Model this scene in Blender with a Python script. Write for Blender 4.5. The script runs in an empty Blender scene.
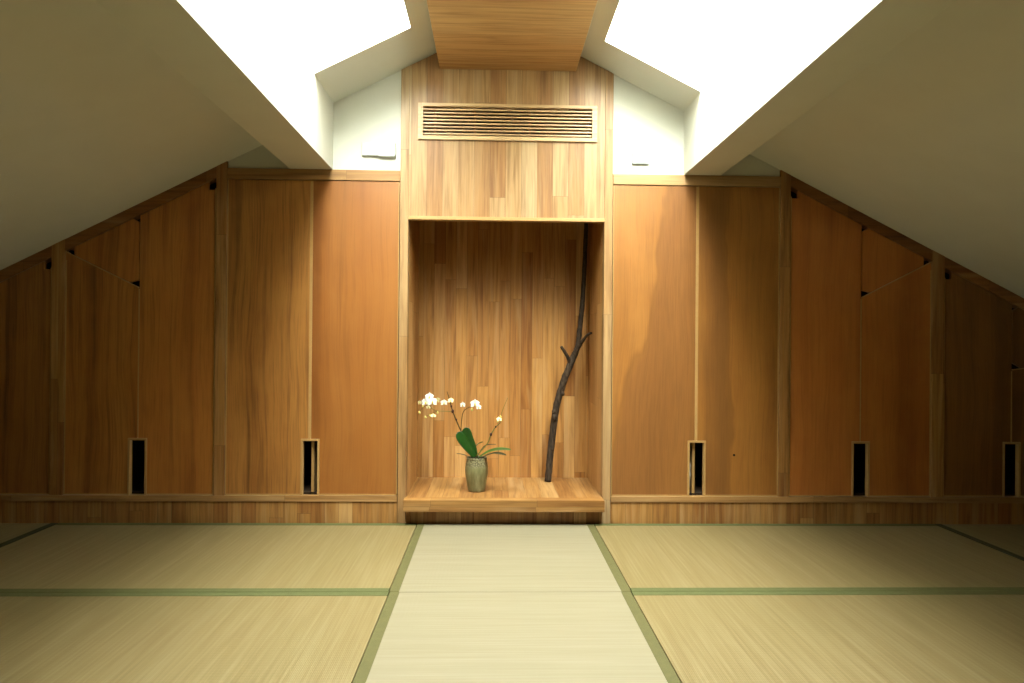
import bpy, bmesh, math, random
from mathutils import Vector, Matrix, noise
random.seed(7)
S = bpy.context.scene
SKY_STRENGTH = 121.0
COL = S.collection
CX = 0.068            # centre line of the room (below the ridge)

# ------------------------------------------------------------------ helpers
ALB = 0.55     # overall reflectance level of the finishes against the exposure
def srgb(r, g, b, k=None):
    k = ALB if k is None else k
    f = lambda c: c / 12.92 if c <= 0.04045 else ((c + 0.055) / 1.055) ** 2.4
    return (k * f(r / 255), k * f(g / 255), k * f(b / 255), 1.0)

class NT:
    """small wrapper for building node trees"""
    def __init__(self, name):
        self.m = bpy.data.materials.new(name); self.m.use_nodes = True
        self.t = self.m.node_tree; self.t.nodes.clear()
        self.out = self.t.nodes.new('ShaderNodeOutputMaterial')
        self.b = self.t.nodes.new('ShaderNodeBsdfPrincipled')
        self.t.links.new(self.b.outputs[0], self.out.inputs[0])
    def n(self, kind, **kw):
        x = self.t.nodes.new(kind)
        for k, v in kw.items(): setattr(x, k, v)
        return x
    def put(self, sock, v):
        if isinstance(v, bpy.types.NodeSocket): self.t.links.new(v, sock)
        else: sock.default_value = v
    def math(self, op, a, b=0.0, c=0.0, clamp=False):
        x = self.n('ShaderNodeMath', operation=op, use_clamp=clamp)
        for i, v in enumerate((a, b, c)): self.put(x.inputs[i], v)
        return x.outputs[0]
    def comb(self, a, b, c):
        x = self.n('ShaderNodeCombineXYZ')
        for i, v in enumerate((a, b, c)): self.put(x.inputs[i], v)
        return x.outputs[0]
    def axes(self):
        tc = self.n('ShaderNodeTexCoord'); s = self.n('ShaderNodeSeparateXYZ')
        self.t.links.new(tc.outputs['Object'], s.inputs[0])
        return dict(x=s.outputs[0], y=s.outputs[1], z=s.outputs[2], v=tc.outputs['Object'])
    def noise(self, vec, scale=1.0, detail=2.0, rough=0.5, dist=0.0):
        x = self.n('ShaderNodeTexNoise'); self.put(x.inputs['Vector'], vec)
        x.inputs['Scale'].default_value = scale; x.inputs['Detail'].default_value = detail
        x.inputs['Roughness'].default_value = rough; x.inputs['Distortion'].default_value = dist
        return x.outputs['Fac']
    def white(self, vec):
        x = self.n('ShaderNodeTexWhiteNoise', noise_dimensions='3D'); self.put(x.inputs['Vector'], vec)
        return x.outputs['Value']
    def ramp(self, f, stops, interp='LINEAR'):
        x = self.n('ShaderNodeValToRGB'); x.color_ramp.interpolation = interp
        e = x.color_ramp.elements
        while len(e) < len(stops): e.new(0.5)
        for i, (p, c) in enumerate(stops): e[i].position = p; e[i].color = c
        self.put(x.inputs[0], f); return x.outputs['Color']
    def mix(self, f, a, b, mode='MIX'):
        x = self.n('ShaderNodeMix', data_type='RGBA', blend_type=mode)
        self.put(x.inputs[0], f); self.put(x.inputs[6], a); self.put(x.inputs[7], b)
        return x.outputs[2]
    def maprange(self, v, a, b, c, d):
        x = self.n('ShaderNodeMapRange'); self.put(x.inputs[0], v)
        for i, k in enumerate((a, b, c, d)): x.inputs[i + 1].default_value = k
        return x.outputs[0]
    def bump(self, h, strength=0.2, dist=0.001):
        x = self.n('ShaderNodeBump'); x.inputs['Strength'].default_value = strength
        x.inputs['Distance'].default_value = dist; self.put(x.inputs['Height'], h)
        self.t.links.new(x.outputs[0], self.b.inputs['Normal'])
    def base(self, col, rough=0.5, spec=0.3):
        self.put(self.b.inputs['Base Color'], col); self.put(self.b.inputs['Roughness'], rough)
        self.b.inputs['Specular IOR Level'].default_value = spec

def plain(name, col, rough=0.5, spec=0.3, var=0.06, scale=30):
    m = NT(name); a = m.axes()
    f = m.noise(a['v'], scale, 3)
    lo = tuple(c * (1 - var) for c in col[:3]) + (1,); hi = tuple(min(1, c * (1 + var)) for c in col[:3]) + (1,)
    m.base(m.ramp(f, [(0.3, lo), (0.7, hi)]), rough, spec)
    return m.m

def planks(name, u, v, w, L, tones, seed=0.0, rough=0.42, spec=0.35, gap=0.0016, grain=0.16):
    """oak strip boards: u runs across the boards, v along them; each strip has its own tone"""
    m = NT(name); a = m.axes()
    U = m.math('DIVIDE', m.math('ADD', a[u], 10.0 + seed), w)
    i = m.math('FLOOR', U); fu = m.math('FRACT', U)
    off = m.white(m.comb(i, seed, 3.0))
    V = m.math('ADD', m.math('DIVIDE', m.math('ADD', a[v], 10.0), L), off)
    j = m.math('FLOOR', V); fv = m.math('FRACT', V)
    cell = m.white(m.comb(i, j, seed + 1.0))
    cell2 = m.white(m.comb(j, i, seed + 9.0))
    # grain stretched along the board and different in every board
    gv = m.comb(m.math('MULTIPLY', a[u], 55.0), m.math('MULTIPLY', a[v], 2.2), m.math('MULTIPLY', cell, 40.0))
    g = m.noise(gv, 1.0, 4, 0.6, 0.6)
    gv2 = m.comb(m.math('MULTIPLY', a[u], 14.0), m.math('MULTIPLY', a[v], 1.0), m.math('MULTIPLY', cell2, 60.0))
    g2 = m.noise(gv2, 1.0, 3, 0.55, 1.4)
    col = m.ramp(cell, tones)
    dark = m.mix(1.0, col, srgb(205, 180, 150), 'MULTIPLY')
    light = m.mix(0.35, col, srgb(236, 205, 155))
    c = m.mix(m.math('MULTIPLY', m.maprange(g, 0.42, 0.72, 0, 1), grain * 4), col, dark)
    c = m.mix(m.maprange(g2, 0.5, 0.75, 0, 0.75), c, light)
    c = m.mix(m.maprange(g2, 0.25, 0.42, 0.55, 0), c, dark)
    # hairline joints
    eu = m.math('MULTIPLY', m.math('MINIMUM', fu, m.math('SUBTRACT', 1.0, fu)), w)
    ev = m.math('MULTIPLY', m.math('MINIMUM', fv, m.math('SUBTRACT', 1.0, fv)), L)
    e = m.math('LESS_THAN', m.math('MINIMUM', eu, ev), gap * 0.5)
    c = m.mix(m.math('MULTIPLY', e, 0.55), c, srgb(70, 42, 18))
    m.base(c, m.maprange(g, 0.3, 0.7, rough - 0.06, rough + 0.08), spec)
    m.bump(m.math('SUBTRACT', m.math('MULTIPLY', g, 0.3), e), 0.25, 0.0008)
    return m.m

def veneer(name, base, dark, light, seed, u='x', v='z', band=0.5, streak=0.5, fine=0.5, figure=None, rough=0.36, spec=0.4):
    """wide sheet of veneer: broad tonal bands, dark streaks and fine pores along v.
    figure = (u at v=0, slope, width, colour): a heartwood patch bounded by a slanting line"""
    def ds(c):
        l = 0.3 * c[0] + 0.6 * c[1] + 0.1 * c[2]
        q = [v_ * 0.97 + l * 0.03 for v_ in c[:3]]
        return (q[0] * 0.98, q[1] * 1.0, q[2] * 0.86, 1)
    base, dark, light = ds(base), ds(dark), ds(light)
    m = NT(name); a = m.axes()
    wob = m.math('MULTIPLY', m.math('SUBTRACT', m.noise(m.comb(m.math('MULTIPLY', a[u], 3.0), m.math('MULTIPLY', a[v], 1.1), seed), 1.0, 2), 0.5), 0.10)
    uu = m.math('ADD', a[u], wob)
    b = m.noise(m.comb(m.math('MULTIPLY', uu, 7.0), m.math('MULTIPLY', a[v], 0.22), seed * 3.1), 1.0, 2, 0.5)
    s = m.noise(m.comb(m.math('MULTIPLY', uu, 26.0), m.math('MULTIPLY', a[v], 0.55), seed * 5.7), 1.0, 3, 0.55)
    f = m.noise(m.comb(m.math('MULTIPLY', uu, 160.0), m.math('MULTIPLY', a[v], 5.0), seed * 2.3), 1.0, 3, 0.6)
    pore = m.noise(m.comb(m.math('MULTIPLY', uu, 70.0), m.math('MULTIPLY', a[v], 1.6), seed * 9.1), 1.0, 4, 0.65)
    big = m.noise(m.comb(m.math('MULTIPLY', a[u], 3.2), m.math('MULTIPLY', a[v], 1.3), seed * 1.9), 1.0, 3, 0.6)
    mott = m.noise(m.comb(m.math('MULTIPLY', a[u], 9.0), m.math('MULTIPLY', a[v], 6.0), seed), 1.0, 3, 0.6)
    c = m.mix(m.maprange(b, 0.35, 0.65, 0, 1), base, m.mix(band, base, light))
    c = m.mix(m.math('MULTIPLY', m.maprange(b, 0.47, 0.36, 0, 1), band), c, dark)
    c = m.mix(m.math('MULTIPLY', m.maprange(s, 0.54, 0.72, 0, 1), streak), c, dark)
    c = m.mix(m.math('MULTIPLY', m.maprange(f, 0.45, 0.7, 0, 1), fine * 0.55), c, dark)
    c = m.mix(m.math('MULTIPLY', m.maprange(mott, 0.45, 0.7, 0, 1), 0.22), c, light)
    c = m.mix(m.math('MULTIPLY', m.maprange(pore, 0.52, 0.74, 0, 1), 0.30 + streak * 0.35), c, dark)
    c = m.mix(m.math('MULTIPLY', m.maprange(big, 0.5, 0.7, 0, 1), 0.22), c, dark)
    c = m.mix(m.math('MULTIPLY', m.maprange(big, 0.48, 0.3, 0, 1), 0.30), c, light)
    if figure:
        u0, sl, wd, fc = figure
        dd = m.math('SUBTRACT', m.math('ADD', m.math('ADD', uu, m.math('MULTIPLY', wob, 1.2)), m.math('MULTIPLY', m.math('SUBTRACT', big, 0.5), 0.22)), m.math('ADD', m.math('MULTIPLY', a[v], sl), u0))
        if wd < 0: dd = m.math('MULTIPLY', dd, -1.0)
        k = m.maprange(dd, 0.0, 0.035, 0, 1)
        rim = m.math('MULTIPLY', m.maprange(m.math('ABSOLUTE', m.math('SUBTRACT', dd, 0.012)), 0.02, 0.0, 0, 1), 0.35)
        k = m.math('MULTIPLY', k, m.maprange(dd, abs(wd) * 0.6, abs(wd) * 1.5, 0.75, 0.1))
        c = m.mix(k, c, m.mix(m.maprange(f, 0.4, 0.7, 0, 0.6), fc, dark))
        c = m.mix(rim, c, dark)
    m.base(c, m.maprange(f, 0.3, 0.7, rough, rough + 0.1), spec)
    m.bump(f, 0.12, 0.0005)
    return m.m

def link(name, bm, mat, parent=None, smooth=False, bev=0.0, props=None, loc=None):
    """one mesh object; bm is in world coordinates"""
    o_loc = Vector(parent['_o']) if parent is not None and '_o' in parent else Vector((0, 0, 0))
    if loc is not None and parent is None: o_loc = Vector(loc)
    if o_loc.length: bmesh.ops.translate(bm, verts=bm.verts, vec=-o_loc)
    bmesh.ops.recalc_face_normals(bm, faces=bm.faces)
    me = bpy.data.meshes.new(name); bm.to_mesh(me); bm.free()
    if smooth:
        for p in me.polygons: p.use_smooth = True
    me.materials.append(mat)
    o = bpy.data.objects.new(name, me); COL.objects.link(o)
    if parent is not None:
        o.parent = parent; o['_o'] = tuple(o_loc)
    else:
        o.location = o_loc; o['_o'] = tuple(o_loc)
    if bev:
        md = o.modifiers.new('soft_edges', 'BEVEL'); md.width = bev; md.segments = 2; md.limit_method = 'ANGLE'; md.angle_limit = math.radians(35)
    if props:
        for k, val in props.items(): o[k] = val
    return o

def thing(name, label, cat, loc, group=None):
    o = bpy.data.objects.new(name, None); o.empty_display_size = 0.05
    COL.objects.link(o); o.location = loc; o['_o'] = tuple(loc)
    o['label'] = label; o['category'] = cat
    if group: o['group'] = group
    return o

def struct(name, bm, mat, bev=0.0, label=None):
    o = link(name, bm, mat, None, bev=bev); o['kind'] = 'structure'
    if label: o['label'] = label
    return o

def box(bm, x0, x1, y0, y1, z0, z1, M=None):
    vs = [bm.verts.new((x, y, z)) for x in (x0, x1) for y in (y0, y1) for z in (z0, z1)]
    if M: 
        for q in vs: q.co = M @ q.co
    for f in ((0, 1, 3, 2), (4, 6, 7, 5), (0, 4, 5, 1), (2, 3, 7, 6), (0, 2, 6, 4), (1, 5, 7, 3)):
        bm.faces.new([vs[k] for k in f])

def boxes(*bs):
    bm = bmesh.new()
    for b in bs: box(bm, *b)
    return bm

def prism(bm, pts, y0, y1):
    """polygon in the x-z plane, extruded along y"""
    a = [bm.verts.new((p[0], y0, p[1])) for p in pts]; b = [bm.verts.new((p[0], y1, p[1])) for p in pts]
    bm.faces.new(a); bm.faces.new(b[::-1])
    n = len(pts)
    for i in range(n): bm.faces.new((a[i], a[(i + 1) % n], b[(i + 1) % n], b[i]))

def prisms(*ps):
    bm = bmesh.new()
    for p in ps: prism(bm, *p)
    return bm

def tube(bm, pts, rads, seg=10, jag=0.0, sub=4, seed=0):
    """tapering tube through a smooth curve of points, closed at the ends"""
    P = [Vector(p) for p in pts]; n = len(P); path = []; R = []
    for i in range(n - 1):
        p0, p1, p2, p3 = P[max(i - 1, 0)], P[i], P[i + 1], P[min(i + 2, n - 1)]
        for k in range(sub):
            t = k / sub
            path.append(0.5 * ((2 * p1) + (p2 - p0) * t + (2 * p0 - 5 * p1 + 4 * p2 - p3) * t * t + (3 * p1 - p0 - 3 * p2 + p3) * t ** 3))
            R.append(rads[i] * (1 - t) + rads[i + 1] * t)
    path.append(P[-1]); R.append(rads[-1])
    rings = []; ref = Vector((0.3, -1, 0.2)).normalized()
    for i, p in enumerate(path):
        d = (path[min(i + 1, len(path) - 1)] - path[max(i - 1, 0)]).normalized()
        s = d.cross(ref); s = s.normalized() if s.length > 1e-4 else d.orthogonal().normalized(); t = d.cross(s)
        ring = []
        for k in range(seg):
            an = 2 * math.pi * k / seg; r = R[i]
            if jag:
                q = Vector((math.cos(an) * 1.5, math.sin(an) * 1.5, i * 0.35 + seed))
                r *= 1 + jag * noise.noise(q * 1.3) + jag * 0.6 * noise.noise(q * 3.7)
            ring.append(bm.verts.new(p + (s * math.cos(an) + t * math.sin(an)) * r))
        rings.append(ring)
    for a, b in zip(rings, rings[1:]):
        for k in range(seg): bm.faces.new((a[k], a[(k + 1) % seg], b[(k + 1) % seg], b[k]))
    bm.faces.new(rings[0][::-1]); bm.faces.new(rings[-1])
    return bm

def lathe(bm, prof, c, seg=48, rib=None):
    rings = []
    for r, z in prof:
        ring = []
        for k in range(seg):
            an = 2 * math.pi * k / seg
            rr = r * (1 + (rib(an, z) if rib else 0))
            ring.append(bm.verts.new((c[0] + rr * math.cos(an), c[1] + rr * math.sin(an), c[2] + z)))
        rings.append(ring)
    for a, b in zip(rings, rings[1:]):
        for k in range(seg): bm.faces.new((a[k], a[(k + 1) % seg], b[(k + 1) % seg], b[k]))
    bm.faces.new(rings[0][::-1]); bm.faces.new(rings[-1])
    return bm

# ------------------------------------------------------------------ materials
WHITE = plain('white_plaster', (ALB * 1.05, ALB * 1.045, ALB * 0.93, 1), 0.7, 0.2, 0.02, 6)
oak_pale = [(p, tuple(q * 0.86 for q in c[:3]) + (1,)) for p, c in ((0.0, srgb(196, 142, 86)), (0.25, srgb(214, 166, 108)), (0.5, srgb(222, 178, 122)), (0.75, srgb(206, 156, 98)), (1.0, srgb(232, 194, 142)))]
oak_light = [(0.0, srgb(186, 134, 76)), (0.25, srgb(202, 152, 92)), (0.5, srgb(210, 162, 102)), (0.75, srgb(196, 144, 84)), (1.0, srgb(220, 176, 118))]
oak_mid = [(p, tuple(q * 1.2 for q in c[:3]) + (1,)) for p, c in ((0.0, srgb(164, 110, 54)), (0.3, srgb(182, 128, 68)), (0.55, srgb(194, 142, 78)), (0.8, srgb(172, 118, 60)), (1.0, srgb(210, 162, 100)))]
oak_sill = [(p, tuple(q * 0.82 for q in c[:3]) + (1,)) for p, c in oak_mid]
oak_niche = [(p, tuple(q * 1.22 for q in c[:3]) + (1,)) for p, c in oak_mid]
OAK_XZ = planks('oak_strips_upright', 'x', 'z', 0.083, 1.35, oak_pale, 0.3)
OAK_NICHE = planks('oak_strips_niche_back', 'x', 'z', 0.066, 0.95, oak_niche, 2.7)
OAK_NSIDE = planks('oak_strips_niche_side', 'y', 'z', 0.27, 0.52, oak_niche, 4.1)
OAK_SHELF = planks('oak_strips_sill_board', 'x', 'y', 0.088, 1.9, oak_sill, 5.2)
OAK_FRONT = planks('oak_sill_front', 'z', 'x', 0.30, 0.55, oak_sill, 1.9)
OAK_RIDGE = planks('oak_strips_ridge', 'y', 'x', 0.085, 2.2, [(p, tuple(q * 1.35 for q in c[:3]) + (1,)) for p, c in oak_light], 6.4)
OAK_KICK = planks('oak_strips_plinth', 'x', 'z', 0.072, 0.9, oak_mid, 8.8)
OAK_POST = planks('oak_post', 'x', 'z', 0.30, 1.1, oak_mid, 3.35)
OAK_JAMB = planks('oak_jamb', 'x', 'z', 0.40, 0.98, oak_pale, 7.6)
OAK_RAIL = planks('oak_rail', 'z', 'x', 0.40, 1.4, oak_light, 1.25)
OAK_SLOPE = planks('brown_rail', 'z', 'x', 0.60, 1.7, [(0.0, srgb(150, 96, 42)), (0.5, srgb(166, 108, 50)), (1.0, srgb(180, 122, 60))], 2.45)
EDGE = plain('pale_edge_band', srgb(214, 168, 104), 0.45, 0.35, 0.05, 60)
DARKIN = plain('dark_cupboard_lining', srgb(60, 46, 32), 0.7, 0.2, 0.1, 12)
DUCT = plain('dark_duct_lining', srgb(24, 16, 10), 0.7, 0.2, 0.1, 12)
VENTWOOD = planks('vent_wood', 'z', 'x', 0.5, 1.3, [(0, srgb(222, 178, 122, .68)), (1, srgb(236, 198, 146, .68))], 0.77)
PLASTIC = plain('white_plastic', srgb(232, 234, 228), 0.4, 0.4, 0.01, 8)

O1 = srgb(190, 118, 52); D1 = srgb(105, 62, 22); L1 = srgb(208, 146, 78)
VENEERS = {
    ('A', -1, 0): veneer('veneer_streaked', srgb(186, 118, 54, ALB * 1.22), srgb(104, 64, 26, ALB * 1.22), srgb(204, 142, 74, ALB * 1.22), 11.7, band=0.4, streak=0.85, fine=0.6),
    ('A', -1, 1): veneer('veneer_orange', srgb(196, 118, 50, ALB * 0.84), srgb(150, 84, 30, ALB * 0.84), srgb(210, 138, 68, ALB * 0.84), 4.9, band=0.45, streak=0.25, fine=0.3),
    ('A', 1, 0): veneer('veneer_figured', srgb(190, 122, 56, ALB * 1.0), srgb(128, 82, 36, ALB * 1.0), srgb(206, 142, 76, ALB * 1.0), 7.3, band=0.3, streak=0.25, fine=0.4, figure=(-0.50, 0.21, 0.42, srgb(160, 104, 54, ALB * 1.0))),
    ('A', 1, 1): veneer('veneer_brown_band', srgb(180, 114, 48, ALB * 1.15), srgb(122, 76, 32, ALB * 1.15), srgb(196, 134, 64, ALB * 1.15), 2.2, band=0.35, streak=0.3, fine=0.45, figure=(0.20, -0.01, -0.15, srgb(138, 90, 44, ALB * 1.15))),
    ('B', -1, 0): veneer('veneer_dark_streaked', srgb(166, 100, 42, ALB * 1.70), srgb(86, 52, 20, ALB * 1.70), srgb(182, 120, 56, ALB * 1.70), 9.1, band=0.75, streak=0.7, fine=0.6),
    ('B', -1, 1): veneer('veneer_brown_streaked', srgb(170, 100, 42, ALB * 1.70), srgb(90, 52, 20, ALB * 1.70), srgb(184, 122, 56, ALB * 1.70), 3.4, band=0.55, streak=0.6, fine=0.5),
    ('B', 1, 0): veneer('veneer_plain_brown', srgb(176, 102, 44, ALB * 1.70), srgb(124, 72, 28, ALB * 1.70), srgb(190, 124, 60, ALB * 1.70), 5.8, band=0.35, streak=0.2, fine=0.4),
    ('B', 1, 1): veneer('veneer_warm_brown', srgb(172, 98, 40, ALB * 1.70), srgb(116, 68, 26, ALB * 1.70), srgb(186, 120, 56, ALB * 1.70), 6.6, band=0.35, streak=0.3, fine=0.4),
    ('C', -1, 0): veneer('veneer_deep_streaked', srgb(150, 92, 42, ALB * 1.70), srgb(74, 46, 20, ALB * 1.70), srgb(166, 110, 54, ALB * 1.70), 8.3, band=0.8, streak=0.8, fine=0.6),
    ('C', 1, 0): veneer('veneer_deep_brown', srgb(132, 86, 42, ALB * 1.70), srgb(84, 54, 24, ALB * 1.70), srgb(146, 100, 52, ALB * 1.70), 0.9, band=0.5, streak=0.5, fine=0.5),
}

def tatami_mat(name, across, cols, fine=260.0):
    """woven rush: ribs along one axis; 'across' is the axis the rush lies along"""
    m = NT(name); a = m.axes(); u = across; v = 'y' if u == 'x' else 'x'
    rib = m.math('SINE', m.math('MULTIPLY', a[v], 2 * math.pi / 0.0055))
    warp = m.math('SINE', m.math('MULTIPLY', a[u], 2 * math.pi / 0.016))
    s1 = m.noise(m.comb(m.math('MULTIPLY', a[v], 120.0), m.math('MULTIPLY', a[u], 2.4), 1.3), 1.0, 3, 0.6)
    s2 = m.noise(m.comb(m.math('MULTIPLY', a[v], 26.0), m.math('MULTIPLY', a[u], 0.9), 4.3), 1.0, 2, 0.5)
    s3 = m.noise(a['v'], 2.3, 2, 0.5)
    c = m.ramp(s1, [(0.3, cols[0]), (0.5, cols[1]), (0.72, cols[2])])
    c = m.mix(m.maprange(s2, 0.52, 0.7, 0, 0.35), c, cols[2])
    c = m.mix(m.maprange(s2, 0.45, 0.3, 0, 0.35), c, cols[0])
    c = m.mix(m.maprange(s3, 0.4, 0.7, 0, 0.18), c, cols[3])
    m.base(c, 0.55, 0.3)
    m.bump(m.math('ADD', m.math('MULTIPLY', rib, 0.5), m.math('MULTIPLY', warp, 0.25)), 0.35, 0.0006)
    return m.m
RUSH_PALE = tatami_mat('rush_weave_pale', 'x', [srgb(176, 163, 128, ALB * .66), srgb(184, 172, 138, ALB * .66), srgb(191, 180, 148, ALB * .66), srgb(178, 170, 132, ALB * .66)])
RUSH_GOLD = tatami_mat('rush_weave_golden_sheen', 'y', [srgb(168, 144, 90, ALB * .59), srgb(180, 157, 102, ALB * .59), srgb(194, 174, 122, ALB * .59), srgb(172, 158, 100, ALB * .59)])  # same rush turned; its golden sheen is put into the base colour

def cloth(name, col):
    m = NT(name); a = m.axes()
    w1 = m.math('SINE', m.math('MULTIPLY', a['x'], 2 * math.pi / 0.003)); w2 = m.math('SINE', m.math('MULTIPLY', a['y'], 2 * math.pi / 0.003))
    f = m.noise(a['v'], 40, 3)
    lo = tuple(c * 0.86 for c in col[:3]) + (1,)
    m.base(m.ramp(f, [(0.3, lo), (0.7, col)]), 0.75, 0.2)
    m.bump(m.math('MULTIPLY', w1, w2), 0.3, 0.0004)
    return m.m
HERI = cloth('olive_green_tape', srgb(108, 103, 60))
HERI2 = cloth('shaded_green_tape', srgb(62, 66, 40))  # tape for the corner mats, shade under the eaves darkened into its colour
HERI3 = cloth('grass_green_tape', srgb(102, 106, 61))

# ------------------------------------------------------------------ roof geometry
def z_low(d): return 1.889 - 0.505 * (d - 1.458)        # lower slopes, d = distance from the centre line
def z_up(d): return 2.387 - 0.505 * (d - 0.555)         # upper strips between beams and ridge
BEAM_I = {-1: 0.916, 1: 0.942}; BEAM_OUT, BEAM_Z = 1.137, 1.852
RIDGE_HALF, RIDGE_Z = 0.36, 2.390
FRONT = -5.2                                            # wall behind the camera
XW = 3.30                                               # half width of the room
BACK = 0.66
RAIL_TOP, RAIL_BOT = 1.852, 1.796
ALC = 0.563                                             # half width of the alcove bay
NI = 0.517                                              # half width of the niche opening
NIT = 1.594

def X(s, d): return CX + s * d

# floor under the mats
fl = NT('straw_board'); fa = fl.axes()
fl.base(fl.ramp(fl.noise(fa['v'], 9, 4), [(0.3, srgb(160, 142, 90)), (0.7, srgb(184, 166, 110))]), 0.7, 0.2)
struct('floor', boxes((CX - XW - .1, CX + XW + .1, FRONT - .1, BACK + .1, -0.16, -0.055)), fl.m)

# gable wall above the cupboards, the backing behind the joinery, side and front walls
bm = bmesh.new()
for s in (-1, 1):
    pts = [(X(s, ALC), RAIL_TOP - .01), (X(s, 1.46), RAIL_TOP - .01), (X(s, 1.46), z_low(1.46) + .06), (X(s, BEAM_OUT), z_low(BEAM_OUT) + .05), (X(s, BEAM_I[s]), z_up(BEAM_I[s]) + .06), (X(s, ALC), z_up(ALC) + .06)]
    prism(bm, pts, 0.004, 0.10)
box(bm, CX - XW - .1, CX + XW + .1, BACK - .05, BACK + .05, -.1, 3.4)
prism(bm, [(X(-1, ALC), 2.2), (X(1, ALC), 2.2), (X(1, ALC), z_up(ALC) + .06), (X(1, .25), z_up(.25) + .06), (X(-1, .25), z_up(.25) + .06), (X(-1, ALC), z_up(ALC) + .06)], 0.22, 0.30)
struct('wall_back', bm, WHITE)
FW = plain('brown_wood_end_wall', srgb(104, 64, 30), 0.6, 0.2, 0.1, 10)
for s, nm in ((-1, 'wall_left'), (1, 'wall_right')):
    struct(nm, boxes((min(X(s, XW), X(s, XW + .12)), max(X(s, XW), X(s, XW + .12)), FRONT, BACK, -.1, z_low(XW) + .15)), FW)
struct('wall_front', boxes((CX - XW - .1, CX + XW + .1, FRONT - .12, FRONT, -.1, 3.4)), FW)

# sloping ceilings with the skylight openings
TH = 0.50
SKY = {-1: (-1.95, -0.385, 0.468), 1: (-1.95, -0.285, 0.468)}    # y far end, y near the gable, inner edge d
ang = math.atan(0.505)
def slope_box(bm, s, d0, d1, y0, y1, zf, t0=0.0, t1=TH):
    """slab lying on the slope; its long edges cut plumb"""
    p = [(d0, zf(d0) + t0), (d1, zf(d1) + t0), (d1, zf(d1) + t1), (d0, zf(d0) + t1)]
    prism(bm, [(X(s, d), z) for d, z in p], y0, y1)
for s, nm in ((-1, 'ceiling_left'), (1, 'ceiling_right')):
    y0, y1, di = SKY[s]
    bm = bmesh.new()
    slope_box(bm, s, BEAM_OUT - .01, XW + .1, FRONT, BACK, z_low)
    slope_box(bm, s, di, BEAM_I[s] + .02, y1, BACK, z_up)
    slope_box(bm, s, di, BEAM_I[s] + .02, FRONT, y0, z_up)
    slope_box(bm, s, -0.02, di, FRONT, BACK, z_up)
    struct(nm, bm, WHITE)
    # the beam along the lower edge of the skylight
    struct('trim_%d' % (1 if s < 0 else 2), prisms(([(X(s, BEAM_I[s]), BEAM_Z), (X(s, BEAM_OUT), BEAM_Z), (X(s, BEAM_OUT), z_low(BEAM_OUT) + TH), (X(s, BEAM_I[s]), z_up(BEAM_I[s]) + TH)], FRONT, 0.004)), WHITE, label='white boxed beam along the lower edge of the skylight')
# ridge panel
struct('trim_3', boxes((CX - RIDGE_HALF, CX + RIDGE_HALF, FRONT, -0.001, RIDGE_Z, RIDGE_Z + .07)), OAK_RIDGE, 0.002, 'oak boarded flat panel under the ridge')

# skylights: frame with a pane, set on top of the roof slab
glass = bpy.data.materials.new('clear_glass'); glass.use_nodes = True
gt = glass.node_tree; gt.nodes.clear()
go = gt.nodes.new('ShaderNodeOutputMaterial'); gm = gt.nodes.new('ShaderNodeMixShader'); tr = gt.nodes.new('ShaderNodeBsdfTransparent'); gl = gt.nodes.new('ShaderNodeBsdfGlossy'); lw = gt.nodes.new('ShaderNodeLayerWeight')
lw.inputs['Blend'].default_value = 0.12
tr.inputs[0].default_value = (0.93, 0.97, 0.95, 1); gl.inputs['Roughness'].default_value = 0.02
fp = gt.nodes.new('ShaderNodeMath'); fp.operation = 'MULTIPLY_ADD'; fp.inputs[1].default_value = 0.25; fp.inputs[2].default_value = 0.03
gt.links.new(lw.outputs['Facing'], fp.inputs[0]); gt.links.new(fp.outputs[0], gm.inputs[0]); gt.links.new(tr.outputs[0], gm.inputs[1]); gt.links.new(gl.outputs[0], gm.inputs[2]); gt.links.new(gm.outputs[0], go.inputs[0])
for s in (-1, 1):
    y0, y1, di = SKY[s]
    d0, d1 = di, BEAM_I[s]
    bm = bmesh.new()
    w = 0.035
    slope_box(bm, s, d0 - .05, d0 + .0, y0 - .05, y1 + .05, z_up, TH, TH + .05)
    slope_box(bm, s, d1 - .0, d1 + .05, y0 - .05, y1 + .05, z_up, TH, TH + .05)
    slope_box(bm, s, d0, d1, y1, y1 + .05, z_up, TH, TH + .05)
    slope_box(bm, s, d0, d1, y0 - .05, y0, z_up, TH, TH + .05)
    fr = link('window_%d' % (1 if s < 0 else 2), bm, PLASTIC); fr['kind'] = 'structure'; fr['label'] = 'long skylight beside the ridge panel'
    bm = bmesh.new(); slope_box(bm, s, d0, d1, y0, y1, z_up, TH + .02, TH + .026)
    pane = link('window_pane', bm, glass, fr)
    # sampling portal lying on the pane
    L = bpy.data.lights.new('skylight_opening', 'AREA'); L.shape = 'RECTANGLE'
    L.size = y1 - y0; L.size_y = (d1 - d0) / math.cos(ang); L.cycles.is_portal = True
    lo = bpy.data.objects.new('skylight_opening', L); COL.objects.link(lo)
    dm = (d0 + d1) / 2
    nrm = Vector((s * math.sin(ang), 0, math.cos(ang)))
    zx = nrm; xx = Vector((0, 1, 0)); yx = zx.cross(xx)
    M = Matrix((xx, yx, zx)).transposed().to_4x4(); M.translation = Vector((X(s, dm), (y0 + y1) / 2, z_up(dm) + TH + .04)); lo.matrix_world = M

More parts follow.
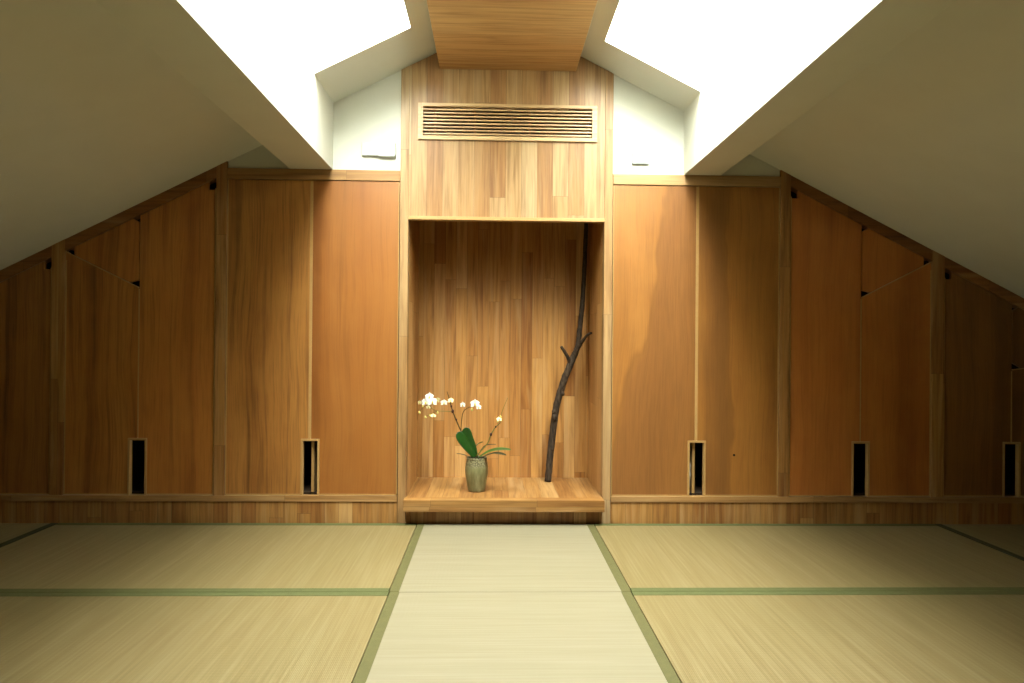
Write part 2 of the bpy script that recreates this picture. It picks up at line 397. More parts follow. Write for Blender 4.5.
# ------------------------------------------------------------------ joinery: rails, posts, plinths
POSTS = [(1.462, 1.517), (2.290, 2.357)]
RT = 0.060        # height of the sloping rail
def zr(d): return z_low(d) - RT
n = 4
for s in (-1, 1):
    side = 'orchid' if s < 0 else 'branch'
    xs = sorted((X(s, ALC), X(s, 1.462)))
    struct('trim_%d' % n, boxes((xs[0], xs[1], -0.006, 0.06, RAIL_BOT, RAIL_TOP)), OAK_RAIL, 0.002, 'oak top rail over the tall cupboard'); n += 1
    bm = prisms(([(X(s, 1.517), z_low(1.517)), (X(s, XW), z_low(XW)), (X(s, XW), zr(XW)), (X(s, 1.517), zr(1.517))], -0.006, 0.05))
    struct('trim_%d' % n, bm, OAK_SLOPE, 0.002, 'oak rail sloping down under the ceiling'); n += 1
    for a, b in POSTS:
        bm = prisms(([(X(s, a), 0.142), (X(s, b), 0.142), (X(s, b), z_low(b)), (X(s, a), z_low(a))], -0.008, 0.06))
        struct('trim_%d' % n, bm, OAK_POST, 0.002, 'upright oak post between two cupboards'); n += 1
    # plinth: boards below, rail above
    xs = sorted((X(s, ALC), X(s, XW)))
    pl = struct('baseboard_left' if s < 0 else 'baseboard_right', boxes((xs[0], xs[1], -0.004, 0.05, -0.06, 0.110)), OAK_KICK)
    link('baseboard_rail', boxes((xs[0], xs[1], -0.009, 0.05, 0.110, 0.142)), OAK_RAIL, pl, bev=0.002)

# ------------------------------------------------------------------ cupboards
G = 0.0025
DF, DB = 0.000, 0.020     # door front and back
ZB = 0.145                # door bottom
SLOT_H, SLOT_Z0, SLOT_Z1 = 0.049, 0.143, 0.438
def mk(s, pts): return [(X(s, d), z) for d, z in pts]
def cupboard(key, s, d0, d1, joint, top, label, flap=None, square=False, outer=True):
    """d0..d1 between posts, joint = meeting line of the doors, top(d) = underside of the rail"""
    t = thing('cupboard', label, 'cupboard', (X(s, (d0 + d1) / 2), 0.0, ZB - 0.003), 'built-in cupboards')
    # carcass: an open box behind the doors
    th = 0.012
    def ring(e): return [(d0 + e, ZB - .003 + e), (d1 - e, ZB - .003 + e), (d1 - e, top(d1 - e) + .02 - e), (d0 + e, top(d0 + e) + .02 - e)]
    bm = bmesh.new()
    o0, i0 = mk(s, ring(0.001)), mk(s, ring(th))
    yf, yb = DB + 0.004, 0.46
    def vr(p, y): return [bm.verts.new((q[0], y, q[1])) for q in p]
    of, ob, jf, jb = vr(o0, yf), vr(o0, yb), vr(i0, yf), vr(i0, yb - th)
    for i in range(4):
        k = (i + 1) % 4
        bm.faces.new((of[i], of[k], ob[k], ob[i])); bm.faces.new((jf[i], jf[k], jb[k], jb[i])); bm.faces.new((of[i], of[k], jf[k], jf[i]))
    bm.faces.new(ob); bm.faces.new(jb)
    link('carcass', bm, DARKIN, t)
    sl0, sl1 = joint - SLOT_H, joint + SLOT_H
    c = 0.04
    # inner door (towards the alcove)
    pts = [(d0 + G, ZB), (sl0, ZB), (sl0, SLOT_Z1), (joint - G, SLOT_Z1), (joint - G, top(joint) - G)]
    if square: pts += [(d0 + G + c, top(d0 + c) - G), (d0 + G + c, top(d0 + c) - .042), (d0 + G, top(d0 + c) - .042)]
    else: pts += [(d0 + G, top(d0) - G)]
    link('door', prisms((mk(s, pts), DF, DB)), VENEERS[(key, s, 1 if (s < 0 and key != 'C') else 0)], t, bev=0.0012)
    # outer door, under the flap when there is one
    mat2 = VENEERS.get((key, s, 0 if s < 0 else 1), VENEERS[('C', s, 0)])
    if flap:
        zt = flap     # height of the flap's lower corner, at the joint
        dz = (top(d1) - .003 - zt) / (d1 - joint)
        line = lambda d: zt + dz * (d - joint)
        pts = [(d1 - G, ZB), (d1 - G, line(d1) - .001)] + [(joint + G, line(joint) - .001), (joint + G, SLOT_Z1), (sl1, SLOT_Z1), (sl1, ZB)]
        link('door', prisms((mk(s, pts), DF, DB)), mat2, t, bev=0.0012)
        # three-cornered flap with its corners cut away as finger holes
        A = Vector((joint + G, top(joint) - G)); B = Vector((joint + G, line(joint) + .002))
        # tip where the sloping rail meets the diagonal
        k = (top(joint) - G - line(joint) - .002) / (0.505 + dz); Cc = Vector((min(joint + k, d1 - G), 0)); Cc.y = top(Cc.x) - G
        def along(p, q, r): return p + (q - p).normalized() * r
        # going round: joint top (A), tip at the post (Cc), joint bottom (B)
        tri = [along(A, B, .036), along(A, Cc, .036), along(Cc, A, .046), along(Cc, B, .046), along(B, Cc, .050), along(B, A, .034)]
        link('flap_door', prisms((mk(s, [tuple(p) for p in tri]), DF, DB)), VENEERS.get((key, s, 1), mat2) if s < 0 else mat2, t, bev=0.0012,
             props={'label': 'three-cornered flap above the door'})
        link('edge_band', prisms((mk(s, [(joint + G, line(joint)), (d1 - G, line(d1)), (d1 - G, line(d1) - .005), (joint + G, line(joint) - .005)]), DF - .0012, DF + .006)), EDGE, t)
    else:
        pts = [(d1 - G, ZB), (d1 - G, top(d1) - G), (joint + G, top(joint) - G), (joint + G, SLOT_Z1), (sl1, SLOT_Z1), (sl1, ZB)]
        link('door', prisms((mk(s, pts), DF, DB)), mat2, t, bev=0.0012)
    # pale edges of the doors along the meeting line
    wd = 0.015 if key == 'A' else 0.006
    e0 = joint - .004 if s < 0 else joint - wd
    if key == 'A': e0 = joint - .004 if s < 0 else joint - .012
    zt2 = min(top(e0), top(e0 + wd)) - .004 if not flap else flap - .01
    link('edge_band', prisms((mk(s, [(e0, SLOT_Z1 + .002), (e0 + wd, SLOT_Z1 + .002), (e0 + wd, zt2), (e0, zt2)]), DF - .0014, DF + .004)), EDGE, t, props={'label': 'pale edge strip between the doors'})
    for dd in (d0 + G, d1 - G - .005):
        zz = top(dd + .005) - .05 if square else top(dd + .0025) - .004
        link('edge_band', prisms((mk(s, [(dd, ZB), (dd + .005, ZB), (dd + .005, zz), (dd, zz)]), DF - .0012, DF + .004)), EDGE, t)
    # bottom edge strip
    for a, b in ((d0 + G, sl0), (sl1, d1 - G)):
        link('edge_band', prisms((mk(s, [(a, ZB - .001), (b, ZB - .001), (b, ZB + .005), (a, ZB + .005)]), DF - .0012, DF + .004)), EDGE, t)
    # framed pull slot across the foot of both doors
    f = 0.011
    bm = prisms((mk(s, [(sl0, SLOT_Z0), (sl0 + f, SLOT_Z0), (sl0 + f, SLOT_Z1 - f), (sl1 - f, SLOT_Z1 - f), (sl1 - f, SLOT_Z0), (sl1, SLOT_Z0), (sl1, SLOT_Z1), (sl0, SLOT_Z1)]), DF - .004, DB + .003))
    link('slot_frame', bm, EDGE, t, bev=0.001, props={'label': 'pale wooden frame round the dark pull slot'})
    if key == 'A':
        dd = 1.012 if s < 0 else 1.012
        link('divider', prisms((mk(s, [(dd - .007, SLOT_Z0), (dd + .007, SLOT_Z0), (dd + .007, SLOT_Z1 + .01), (dd - .007, SLOT_Z1 + .01)]), DB + .004, DB + .40)), EDGE, t, props={'label': 'pale upright board seen inside the slot'})
    return t

cupboard('A', -1, ALC, 1.462, 1.020, lambda d: RAIL_BOT, 'tall orange-brown two-door cupboard next to the alcove, on the orchid side')
cupboard('A', 1, ALC, 1.462, 1.022, lambda d: RAIL_BOT, 'tall two-door cupboard with brown heartwood figure next to the alcove, on the dry branch side')
cupboard('B', -1, 1.517, 2.290, 1.912, zr, 'streaky cupboard under the slope with a three-cornered top flap, second from alcove on orchid side', 1.224, True)
cupboard('B', 1, 1.517, 2.290, 1.908, zr, 'plain brown cupboard under the slope with a three-cornered flap, second from alcove on branch side', 1.212, True)
cupboard('C', -1, 2.357, 3.295, 2.735, zr, 'low dark outermost cupboard under the eaves, furthest from the alcove on orchid side', 0.83, True)
cupboard('C', 1, 2.357, 3.295, 2.735, zr, 'low dark outermost cupboard under the eaves, furthest from the alcove on branch side', 0.83, True)

# small dark plug hole in the branch-side cupboard's outer door, and a white cloth glimpsed through its slot
c_ = [o for o in bpy.data.objects if o.type == 'EMPTY' and 'dry branch side' in o.get('label', '')][0]
bm = bmesh.new(); bmesh.ops.create_cone(bm, cap_ends=True, segments=16, radius1=.006, radius2=.006, depth=.004, matrix=Matrix.Translation((1.291, -.0005, .362)) @ Matrix.Rotation(math.pi / 2, 4, 'X'))
link('plug', bm, DUCT, c_, props={'label': 'small dark round plug'})
bm = bmesh.new(); bmesh.ops.create_icosphere(bm, subdivisions=4, radius=1)
for v_ in bm.verts:
    q_ = v_.co.copy(); k_ = 1 + .30 * noise.noise(q_ * 2.6 + Vector((3, 1, 7))) + .14 * noise.noise(q_ * 6.5)
    v_.co = Vector((min(1.0712, 1.044 + .030 * q_.x * k_), max(.0265, .052 + .030 * q_.y * k_), max(.158, .243 + .095 * q_.z * k_)))
o_ = link('cloth_bundle', bm, plain('white_cloth', srgb(226, 222, 206), .8, .1, .04, 40), None, smooth=True, loc=(1.044, .052, .158))
o_['label'] = 'crumpled white cloth glimpsed through the pull slot of the branch-side tall cupboard'; o_['category'] = 'cloth'

# ------------------------------------------------------------------ the alcove
t = thing('display_alcove', 'oak-lined alcove with a raised sill board holding the orchid and the branch', 'alcove', (CX, 0.0, 0.0))
x0, x1 = CX - ALC, CX + ALC
n0, n1 = CX - NI, CX + NI
ND = 0.53
NTOP = 1.80       # the niche rises behind the header
for s in (-1, 1):
    a, b = sorted((X(s, NI), X(s, ALC)))
    zt = z_up(ALC)
    bm = prisms(([(X(s, ALC - .002), -0.055), (X(s, NI), -0.055), (X(s, NI), z_up(NI) - .002), (X(s, ALC - .002), zt - .002)], -0.012, 0.05))
    link('jamb', bm, OAK_JAMB, t, bev=0.002)
    a, b = sorted((X(s, NI), X(s, NI + .02)))
    link('side_panel', boxes((a, b, 0.05, ND, 0.10, NTOP)), OAK_NSIDE, t)
apex = z_up(0.25)
# header boards with a window for the vent
VX0, VX1, VZ0, VZ1 = CX - .470, CX + .473, 2.016, 2.206
f = 0.02
hx0, hx1 = n0, n1
bm = prisms(([(hx0, NIT + .018), (hx1, NIT + .018), (hx1, VZ0 + f), (hx0, VZ0 + f)], -0.008, 0.03),
            ([(hx0, VZ0 + f), (VX0 + f, VZ0 + f), (VX0 + f, VZ1 - f), (hx0, VZ1 - f)], -0.008, 0.03),
            ([(VX1 - f, VZ0 + f), (hx1, VZ0 + f), (hx1, VZ1 - f), (VX1 - f, VZ1 - f)], -0.008, 0.03),
            ([(hx0, VZ1 - f), (hx1, VZ1 - f), (hx1, z_up(NI) - .002), (X(1, .32), z_up(.32) - .002), (X(-1, .32), z_up(.32) - .002), (hx0, z_up(NI) - .002)], -0.008, 0.03))
link('header_panel', bm, OAK_XZ, t)
link('header_edge', boxes((n0, n1, -0.014, 0.03, NIT, NIT + .018)), EDGE, t, bev=0.0015, props={'label': 'pale edge board over the niche opening'})
link('soffit', boxes((n0 - .02, n1 + .02, 0.03, ND + .02, NTOP, NTOP + .02)), OAK_NICHE, t)
link('back_panel', boxes((n0 - .02, n1 + .02, ND, ND + .02, 0.10, NTOP)), OAK_NICHE, t)
link('sill_board', boxes((n0, n1, -0.012, ND, 0.118, 0.135)), OAK_SHELF, t)
link('sill_nosing', boxes((n0 - .006, n1 + .003, -0.075, -0.012, 0.074, 0.135)), OAK_FRONT, t, bev=0.002)
link('kick_board', boxes((n0, n1, -0.006, 0.02, -0.055, 0.118)), OAK_NICHE, t)

# ------------------------------------------------------------------ air vent
t = thing('air_vent', 'long slatted wooden air vent above the alcove', 'vent', (CX, -0.008, (VZ0 + VZ1) / 2))
fw = 0.026
bm = boxes((VX0, VX1, -0.020, -0.0085, VZ1 - fw * .62, VZ1), (VX0, VX1, -0.020, -0.0085, VZ0, VZ0 + fw * .75), (VX0, VX0 + fw, -0.020, -0.0085, VZ0 + fw * .75, VZ1 - fw * .62), (VX1 - fw, VX1, -0.020, -0.0085, VZ0 + fw * .75, VZ1 - fw * .62))
link('frame', bm, VENTWOOD, t)
bm = bmesh.new()
N = 8; za, zb = VZ0 + fw * .75, VZ1 - fw * .62; pitch = (zb - za) / (N + .45)
for k in range(N):
    z = za + pitch * (k + .72)
    M = Matrix.Translation((0, -0.002, z)) @ Matrix.Rotation(math.radians(-6), 4, 'X')
    box(bm, VX0 + fw - .004, VX1 - fw + .004, -0.006, 0.006, -0.0036, 0.0036, M)
link('slats', bm, VENTWOOD, t)
for px in (VX0 + .085, CX - .172, CX + .118):
    link('bracket', boxes((px - .006, px + .006, 0.018, 0.028, VZ0 + .022, VZ1 - .022)), plain('vent_bracket', srgb(150, 92, 50), .5), t)
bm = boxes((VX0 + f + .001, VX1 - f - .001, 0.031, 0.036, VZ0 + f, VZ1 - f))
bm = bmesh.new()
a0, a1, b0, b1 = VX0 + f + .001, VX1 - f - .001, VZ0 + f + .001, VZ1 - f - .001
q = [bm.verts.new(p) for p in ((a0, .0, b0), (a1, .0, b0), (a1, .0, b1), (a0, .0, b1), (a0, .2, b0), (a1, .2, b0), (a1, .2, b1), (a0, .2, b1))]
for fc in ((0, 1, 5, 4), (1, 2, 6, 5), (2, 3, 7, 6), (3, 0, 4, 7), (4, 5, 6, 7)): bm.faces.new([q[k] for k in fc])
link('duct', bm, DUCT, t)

# ------------------------------------------------------------------ boxes on the gable wall
t = thing('mounted_control_box', 'wide flat white box mounted above the cupboard rail on the orchid side', 'box', (-0.608, 0.004, 1.96), 'white boxes on the gable wall')
link('casing', boxes((-0.697, -0.519, -0.012, 0.004, 1.926, 1.997)), PLASTIC, t, bev=0.004)
link('cover_lip', boxes((-0.608, -0.523, -0.018, -0.010, 1.921, 1.934)), PLASTIC, t, bev=0.003)
t = thing('mounted_control_box', 'small square white box mounted above the cupboard rail on the branch side', 'box', (0.777, 0.004, 1.945), 'white boxes on the gable wall')
link('casing', boxes((0.732, 0.822, -0.010, 0.004, 1.905, 1.988)), plain('grey_white_plastic', srgb(214, 220, 218), .4), t, bev=0.004)
link('cover_plate', boxes((0.742, 0.812, -0.013, -0.008, 1.915, 1.978)), plain('grey_white_cover', srgb(206, 212, 212), .4), t, bev=0.003)

# ------------------------------------------------------------------ tatami
def mat(label, x0, x1, y0, y1, rush, border, tape, group='tatami mats'):
    t = thing('tatami_mat', label, 'tatami mat', ((x0 + x1) / 2, (y0 + y1) / 2, -0.055), group)
    g = 0.002; bw = 0.038
    link('woven_mat', boxes((x0 + g, x1 - g, y0 + g, y1 - g, -0.055, -0.0015)), rush, t, bev=0.002)
    for e in border:
        if e == 'l': r = (x0 + g, x0 + bw, y0 + g, y1 - g)
        if e == 'r': r = (x1 - bw, x1 - g, y0 + g, y1 - g)
        if e == 'f': r = (x0 + g, x1 - g, y1 - bw, y1 - g)
        if e == 'n': r = (x0 + g, x1 - g, y0 + g, y0 + bw)
        link('cloth_border', boxes((r[0] - .0006, r[1], r[2] - .0006, r[3] + .0006, -0.05, 0.0)), tape, t, bev=0.0012)
    return t
YW, YS, YN = -0.012, -1.000, -2.02
mat('pale tatami mat lying in the middle row against the alcove', -0.387, 0.541, YS, YW, RUSH_PALE, 'lr', HERI)
mat('pale tatami mat in the middle row, the one away from the alcove', -0.384, 0.538, YN, YS, RUSH_PALE, 'lr', HERI)
mat('golden tatami mat along the foot of the cupboards, orchid side', -2.235, -0.387, YS, YW, RUSH_GOLD, 'fn', HERI3)
mat('golden tatami mat along the foot of the cupboards, branch side', 0.541, 2.372, YS, YW, RUSH_GOLD, 'fn', HERI3)
mat('golden tatami mat away from the cupboards, orchid side of the middle row', -2.235, -0.384, YN, YS, RUSH_GOLD, 'fn', HERI3)
mat('golden tatami mat away from the cupboards, branch side of the middle row', 0.538, 2.372, YN, YS, RUSH_GOLD, 'fn', HERI3)
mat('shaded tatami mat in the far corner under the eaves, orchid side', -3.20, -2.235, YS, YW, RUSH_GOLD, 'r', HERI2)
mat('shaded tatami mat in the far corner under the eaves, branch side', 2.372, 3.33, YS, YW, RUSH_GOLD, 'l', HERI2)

# ------------------------------------------------------------------ potted orchid
VC = (-0.083, 0.150, 0.135)
orch = thing('potted_orchid', 'white-flowered orchid in a grey-green ribbed vase standing on the alcove sill', 'plant', VC)
vm = NT('celadon_glaze'); va = vm.axes()
vo = vm.n('ShaderNodeTexVoronoi'); vm.put(vo.inputs['Vector'], va['v']); vo.inputs['Scale'].default_value = 150
band = vm.maprange(va['z'], 0.128, 0.150, 0, 1)
spk = vm.math('MULTIPLY', band, vm.maprange(vo.outputs['Distance'], 0.35, 0.6, 0, 1))
nz = vm.noise(vm.comb(vm.math('MULTIPLY', va['x'], 60.0), vm.math('MULTIPLY', va['y'], 60.0), vm.math('MULTIPLY', va['z'], 14.0)), 1.0, 3)
c = vm.ramp(nz, [(0.3, srgb(122, 116, 72)), (0.55, srgb(146, 142, 96)), (0.75, srgb(172, 166, 120))])
c = vm.mix(vm.math('MULTIPLY', band, 0.5), c, srgb(196, 186, 146))
c = vm.mix(vm.math('MULTIPLY', spk, 0.8), c, srgb(84, 74, 40))
c = vm.mix(vm.maprange(va['z'], 0.012, 0.006, 0, 0.5), c, srgb(120, 92, 56))
vm.base(c, 0.32, 0.5)
vm.bump(vm.math('SUBTRACT', 0.0, spk), 0.5, 0.002)
prof = [(.044, .0006), (.0455, .003), (.048, .014), (.0525, .040), (.058, .072), (.0618, .100), (.0628, .118), (.0618, .136), (.059, .154), (.0565, .170), (.0565, .178), (.0575, .183), (.0565, .186), (.0535, .185), (.052, .178), (.052, .165)]
link('vase', lathe(bmesh.new(), prof, VC, 96, lambda an, z: 0.010 * math.cos(22 * an) * max(0, min(1, (z - .01) / .03)) * max(0, min(1, (.135 - z) / .02))), vm.m, orch, smooth=True)
# moss
bm = bmesh.new(); seg = 36; rings = []
for i in range(9):
    r = .0515 * i / 8; ring = []
    for k in range(seg if i else 1):
        an = 2 * math.pi * k / seg; p = Vector((VC[0] + r * math.cos(an), VC[1] + r * math.sin(an), 0))
        p.z = VC[2] + .176 + .010 * (1 - (i / 8) ** 2) + .005 * noise.noise(p * 90)
        ring.append(bm.verts.new(p))
    rings.append(ring)
for k in range(seg): bm.faces.new((rings[0][0], rings[1][k], rings[1][(k + 1) % seg]))
for a, b in zip(rings[1:], rings[2:]):
    for k in range(seg): bm.faces.new((a[k], b[k], b[(k + 1) % seg], a[(k + 1) % seg]))
link('moss', bm, plain('dark_moss', srgb(44, 40, 18), .9, .1, .4, 120), orch, smooth=True)

LEAF_D = plain('dark_leaf', srgb(34, 82, 18), 0.35, 0.5, 0.2, 25)
LEAF_M = plain('mid_leaf', srgb(74, 100, 30), 0.4, 0.45, 0.2, 25)
LEAF_B = plain('brown_leaf', srgb(58, 52, 18), 0.45, 0.4, 0.2, 25)
STEM = plain('brown_green_stem', srgb(104, 76, 30), 0.5, 0.3, 0.15, 60)
STEMG = plain('green_stem', srgb(128, 118, 46), 0.5, 0.3, 0.15, 60)
NODE = plain('dark_node', srgb(72, 32, 16), 0.6, 0.3)

def leaf(pts, width, normal, m, fold=0.18, tipk=0.75):
    """strap leaf along a curve; width profile broad in the outer half, channelled along the midrib, with thickness"""
    P = [Vector(p) for p in pts]; N2 = 18; bm = bmesh.new(); nrm = Vector(normal).normalized(); n_ = len(P)
    top = []; bot = []
    for i in range(N2 + 1):
        t = i / N2 * (n_ - 1); k = min(int(t), n_ - 2); fr = t - k
        p0, p1, p2, p3 = P[max(k - 1, 0)], P[k], P[k + 1], P[min(k + 2, n_ - 1)]
        p = 0.5 * ((2 * p1) + (p2 - p0) * fr + (2 * p0 - 5 * p1 + 4 * p2 - p3) * fr ** 2 + (3 * p1 - p0 - 3 * p2 + p3) * fr ** 3)
        d = (p2 - p1).normalized(); side = d.cross(nrm).normalized(); up = side.cross(d)
        q = i / N2
        w = width * (0.32 + 0.68 * math.sin(min(1, q / tipk) * math.pi / 2)) * (1 if q < tipk else math.sqrt(max(0.0, 1 - ((q - tipk) / (1 - tipk)) ** 2)))
        w = max(w, 0.0006)
        rt = []; rb = []
        for e in (-1, -.55, 0, .55, 1):
            v = p + side * (w * e) + up * (fold * w * abs(e))
            rt.append(bm.verts.new(v)); rb.append(bm.verts.new(v - up * (.0016 * (1.15 - abs(e)))))
        top.append(rt); bot.append(rb)
    for i in range(N2):
        for e in range(4):
            bm.faces.new((top[i][e], top[i][e + 1], top[i + 1][e + 1], top[i + 1][e]))
            bm.faces.new((bot[i][e], bot[i + 1][e], bot[i + 1][e + 1], bot[i][e + 1]))
        bm.faces.new((top[i][0], top[i + 1][0], bot[i + 1][0], bot[i][0])); bm.faces.new((top[i][4], bot[i][4], bot[i + 1][4], top[i + 1][4]))
    bm.faces.new([*top[0], *bot[0][::-1]]); bm.faces.new([*top[-1][::-1], *bot[-1]])
    return link('leaf', bm, m, orch, smooth=True)
leaf([(-.092, .150, .318), (-.122, .135, .362), (-.158, .118, .414), (-.188, .108, .463)], .027, (.25, -1, .25), LEAF_D)
leaf([(-.084, .165, .318), (-.106, .160, .372), (-.132, .155, .430), (-.146, .148, .484)], .027, (-.1, -1, .25), LEAF_D)
leaf([(-.074, .14, .320), (-.016, .12, .356), (.044, .10, .372), (.104, .09, .371)], .016, (0, -.45, 1), LEAF_M, .25, .5)
leaf([(-.070, .13, .318), (.001, .09, .350), (.044, .07, .353), (.078, .06, .346)], .014, (0, -.3, 1), LEAF_B, .2, .6)
leaf([(-.080, .17, .320), (-.055, .18, .361), (-.027, .19, .382), (.023, .20, .384)], .005, (0, -.3, 1), LEAF_B, .2, .6)
leaf([(-.108, .14, .316), (-.140, .12, .334), (-.165, .115, .342), (-.192, .11, .347)], .005, (0, -.3, 1), LEAF_B, .2, .6)
leaf([(-.09, .175, .318), (-.10, .20, .350), (-.08, .23, .38), (-.05, .25, .39)], .014, (0, .5, 1), LEAF_D, .2, .6)

def stem(pts, rads, m, nodes=()):
    o = link('flower_stem', tube(bmesh.new(), pts, rads, 8), m, orch, smooth=True)
    for p, r in nodes:
        bm = bmesh.new(); bmesh.ops.create_icosphere(bm, subdivisions=2, radius=1)
        for v in bm.verts: v.co = Vector((v.co.x * r, v.co.y * r, v.co.z * r * 1.3)) + Vector(p)
        link('stem_node', bm, NODE, o, smooth=True)
    return o
s1 = stem([(-.103, .15, .322), (-.137, .15, .398), (-.17, .145, .464), (-.198, .14, .528), (-.22, .14, .585), (-.235, .14, .640), (-.249, .14, .682)], [.0042, .004, .004, .0042, .0038, .003, .0018], STEM, [((-.216, .138, .573), .0085), ((-.196, .139, .527), .0055), ((-.224, .14, .600), .0055)])
stem([(-.215, .14, .572), (-.252, .13, .574), (-.298, .11, .578), (-.325, .09, .592), (-.342, .09, .616)], [.0022, .002, .0018, .0016, .0014], STEMG)
stem([(-.298, .11, .577), (-.322, .105, .566), (-.345, .10, .555), (-.360, .10, .548)], [.0016, .0015, .0013, .001], STEMG)
stem([(-.342, .09, .612), (-.362, .095, .606), (-.380, .10, .592), (-.392, .10, .572)], [.0015, .0013, .0012, .001], STEMG)
stem([(-.17, .143, .464), (-.168, .14, .514), (-.16, .13, .565), (-.143, .12, .588), (-.113, .11, .603), (-.094, .10, .609)], [.0026, .0024, .0022, .002, .0018, .0014], STEM)
stem([(-.087, .15, .325), (-.027, .15, .393), (-.006, .15, .445), (.021, .15, .489), (.046, .15, .514), (.051, .15, .562), (.085, .15, .649)], [.0036, .0034, .0036, .003, .0026, .0018, .0012], STEMG, [((-.006, .149, .446), .0075), ((.020, .149, .488), .005)])

PETAL = plain('white_petal', srgb(246, 244, 234, .8), 0.5, 0.3, 0.02, 60)
PETALY = plain('cream_petal', srgb(238, 226, 170, .8), 0.5, 0.3, 0.04, 60)
LIP = plain('yellow_lip', srgb(214, 190, 90, .75), 0.5, 0.3, 0.1, 90)
BUD = plain('yellow_green_bud', srgb(214, 200, 112, .75), 0.5, 0.3, 0.1, 90)
def petal(bm, ang, length, width, cup, M):
    n1, n2 = 6, 4; rows = []
    for i in range(n1 + 1):
        q = i / n1; w = width * math.sin(math.pi * (0.12 + 0.80 * q) ** 0.9) ; r = []
        for j in range(n2 + 1):
            e = j / n2 * 2 - 1
            v = Vector((w * e, -cup * q * q * length + .12 * w * abs(e), .003 + length * q * (1 - .12 * e * e)))
            r.append(bm.verts.new(M @ (Matrix.Rotation(ang, 3, 'Y') @ v)))
        rows.append(r)
    for i in range(n1):
        for j in range(n2): bm.faces.new((rows[i][j], rows[i][j + 1], rows[i + 1][j + 1], rows[i + 1][j]))
def flower_mesh(pm, size, name, parent_xf):
    bm = bmesh.new(); I = Matrix.Identity(3)
    for an, l, w in ((0, 1, .42), (2.15, 1, .40), (-2.15, 1, .40)): petal(bm, an, size * l, size * w, .12, I)
    for an in (1.25, -1.25): petal(bm, an, size * 1.0, size * .62, .05, Matrix.Translation((0, -.001, 0)).to_3x3())
    o = link(name, bm, pm, None, smooth=True)
    md = o.modifiers.new('thickness', 'SOLIDIFY'); md.thickness = .0007
    return o
def lip_mesh(size):
    bm = bmesh.new(); bmesh.ops.create_icosphere(bm, subdivisions=2, radius=1)
    for v in bm.verts: v.co = Vector((v.co.x * size * .22, v.co.y * size * .28 - size * .22, v.co.z * size * .30 - size * .18))
    return link('lip', bm, LIP, None, smooth=True)
proto = {}
for key, pm in (('w', PETAL), ('y', PETALY)):
    fo = flower_mesh(pm, .021, 'flower', None); lo = lip_mesh(.021); lo.parent = fo; lo.matrix_parent_inverse.identity()
    proto[key] = (fo, lo, False)
FL = [(-.339, .088, .655, 'w', 1.05, 0, 0), (-.357, .078, .627, 'w', 1.1, -20, 5), (-.322, .074, .630, 'w', 1.15, 12, 0), (-.300, .10, .636, 'y', .85, 35, 25),
      (-.263, .118, .621, 'w', .85, 10, 10), (-.226, .118, .633, 'y', .75, -15, -20), (-.160, .106, .611, 'w', .75, -30, 0), (-.094, .088, .619, 'w', 1.15, 10, 5), (-.074, .098, .600, 'w', .75, 30, -10),
      (-.392, .10, .622, 'y', .62, -30, 10), (-.318, .098, .552, 'y', .7, 15, -50), (.038, .138, .530, 'y', .7, 20, -30), (-.345, .098, .598, 'y', .6, 0, -40)]
used = {'w': False, 'y': False}
for x, y, z, k, sc, rz, rx in FL:
    fo, lo, _ = proto[k]
    if used[k]:
        f2 = fo.copy(); COL.objects.link(f2); l2 = lo.copy(); COL.objects.link(l2); l2.parent = f2
    else:
        f2 = fo; used[k] = True
    f2.parent = orch
    f2.location = Vector((x, y, z)) - Vector(VC); f2.rotation_euler = (math.radians(rx), 0, math.radians(rz)); f2.scale = (sc, sc, sc)
    f2['label'] = 'white five-petalled bloom' if k == 'w' else 'cream half-open bloom'
bud0 = None
for x, y, z, r in ((-.393, .10, .569, .0075), (-.361, .10, .545, .007), (-.296, .10, .570, .006), (-.336, .095, .553, .006), (-.376, .1, .604, .007), (-.110, .1, .588, .008), (.046, .145, .545, .006), (.030, .142, .518, .006)):
    if bud0 is None:
        bm = bmesh.new(); bmesh.ops.create_uvsphere(bm, u_segments=12, v_segments=8, radius=1)
        for v in bm.verts: v.co.x *= .8 * (1 - .25 * v.co.z); v.co.y *= .8 * (1 - .25 * v.co.z)
        b = bud0 = link('bud', bm, BUD, None, smooth=True)
    else:
        b = bud0.copy(); COL.objects.link(b)
    b.parent = orch; b.location = Vector((x, y, z)) - Vector(VC); b.scale = (r, r, r * 1.25); b.rotation_euler = (0, random.uniform(-.6, .6), 0)

# ------------------------------------------------------------------ dry branch leaning in the alcove
bk = NT('dark_bark'); ba = bk.axes()
n1_ = bk.noise(bk.comb(bk.math('MULTIPLY', ba['x'], 90.0), bk.math('MULTIPLY', ba['y'], 90.0), bk.math('MULTIPLY', ba['z'], 18.0)), 1.0, 4, .65, .6)
bk.base(bk.ramp(n1_, [(0.3, srgb(38, 29, 20)), (0.5, srgb(70, 55, 40)), (0.72, srgb(104, 86, 66))]), 0.8, 0.2)
bk.bump(n1_, 0.7, 0.003)
BARK = bk.m
br = thing('dry_branch', 'forked dark dry branch leaning in the corner of the alcove', 'branch', (0.331, 0.40, 0.135))
main = [(0.331, .400, .138), (0.342, .405, .270), (0.358, .41, .420), (0.377, .41, .572), (0.410, .405, .698), (0.446, .40, .800), (0.474, .40, .868), (0.498, .41, .925), (0.516, .43, 1.050), (0.530, .44, 1.185), (0.540, .45, 1.342), (0.5485, .465, 1.520), (0.554, .476, 1.640), (0.555, .480, 1.735)]
rad = [.0195, .0195, .020, .020, .0205, .020, .020, .0155, .0145, .014, .0135, .013, .0125, .0105]
tr_ = link('main_stem', tube(bmesh.new(), main, rad, 16, .16, 8, 1.0), BARK, br, smooth=True)
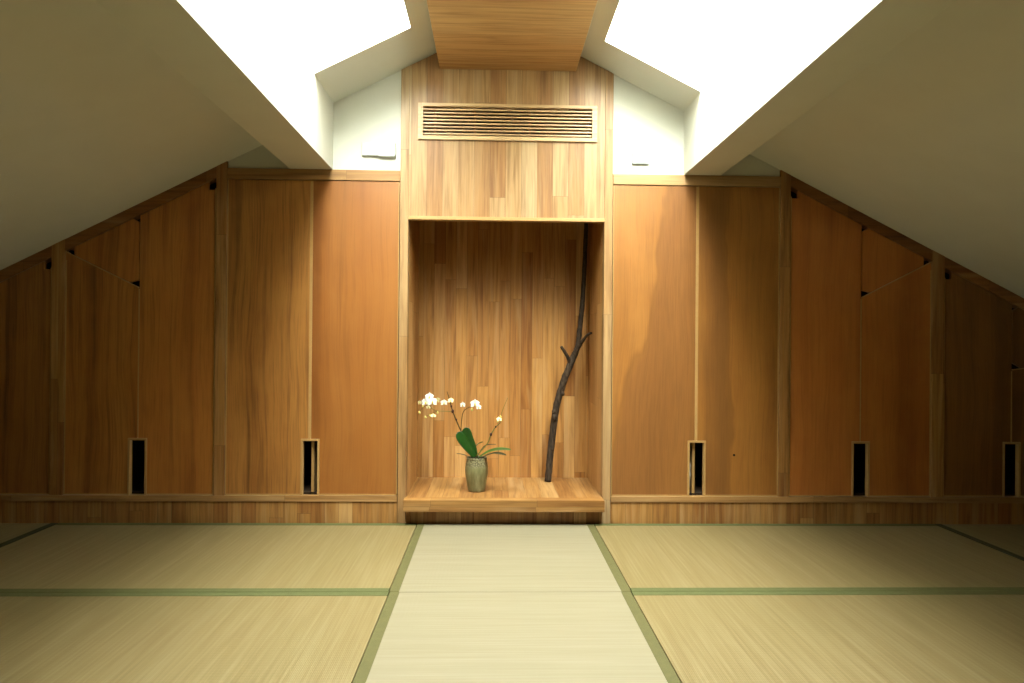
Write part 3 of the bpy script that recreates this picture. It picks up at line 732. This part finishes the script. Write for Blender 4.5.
link('side_shoot', tube(bmesh.new(), [(0.472, .400, .865), (0.500, .378, .925), (0.530, .335, .978), (0.549, .305, 1.004), (0.566, .285, 1.011)], [.0165, .0115, .009, .0075, .005], 12, .14, 6, 5.0), BARK, br, smooth=True)
link('side_shoot', tube(bmesh.new(), [(0.458, .400, .825), (0.440, .382, .868), (0.420, .366, .900), (0.407, .36, .918), (0.398, .355, .932)], [.014, .011, .0095, .009, .008], 12, .14, 6, 9.0), BARK, br, smooth=True)
for p, r in (((0.366, .392, .515), .017), ((0.362, .395, .548), .012), ((0.412, .392, .655), .011), ((0.352, .392, .33), .010)):
    bm = bmesh.new(); bmesh.ops.create_icosphere(bm, subdivisions=3, radius=r)
    for v in bm.verts:
        v.co *= 1 + .25 * noise.noise(v.co * 90 + Vector(p) * 50); v.co.z *= 1.3; v.co += Vector(p)
    link('knot', bm, BARK, br, smooth=True)

# ------------------------------------------------------------------ camera
yaw, roll, pitch = 0.02806, 0.00857, 0.0029
fv = Vector((math.sin(yaw) * math.cos(pitch), math.cos(yaw) * math.cos(pitch), math.sin(pitch)))
r = Vector((math.cos(yaw), -math.sin(yaw), 0)); u = r.cross(fv)
r2 = math.cos(roll) * r + math.sin(roll) * u; u2 = -math.sin(roll) * r + math.cos(roll) * u
cd = bpy.data.cameras.new('camera'); cam = bpy.data.objects.new('camera', cd); COL.objects.link(cam)
M = Matrix((r2, u2, -fv)).transposed().to_4x4(); M.translation = (0, -3.61, 0.947); cam.matrix_world = M
cd.sensor_width = 36; cd.lens = 683 / 1024 * 36; cd.clip_start = 0.02
S.camera = cam

# ------------------------------------------------------------------ light: an overcast sky seen through the skylights
w = bpy.data.worlds.new('sky'); S.world = w; w.use_nodes = True
wt = w.node_tree; bg = wt.nodes['Background']
tc = wt.nodes.new('ShaderNodeTexCoord'); sx = wt.nodes.new('ShaderNodeSeparateXYZ'); wt.links.new(tc.outputs['Generated'], sx.inputs[0])
# overcast sky: three times brighter overhead than at the horizon
rm = wt.nodes.new('ShaderNodeMapRange'); rm.inputs[1].default_value = 0; rm.inputs[2].default_value = 1; rm.inputs[3].default_value = 0.33; rm.inputs[4].default_value = 1.0
wt.links.new(sx.outputs[2], rm.inputs[0])
ml = wt.nodes.new('ShaderNodeMath'); ml.operation = 'MULTIPLY'; ml.inputs[1].default_value = SKY_STRENGTH
wt.links.new(rm.outputs[0], ml.inputs[0]); wt.links.new(ml.outputs[0], bg.inputs[1])
bg.inputs[0].default_value = (1.0, 0.97, 0.93, 1)
S.view_settings.view_transform = 'Standard'; S.view_settings.look = 'None'
S.view_settings.gamma = 1.0; S.view_settings.use_curve_mapping = False
S.view_settings.exposure = 0.0

for o in list(bpy.data.objects):
    if '_o' in o: del o['_o']
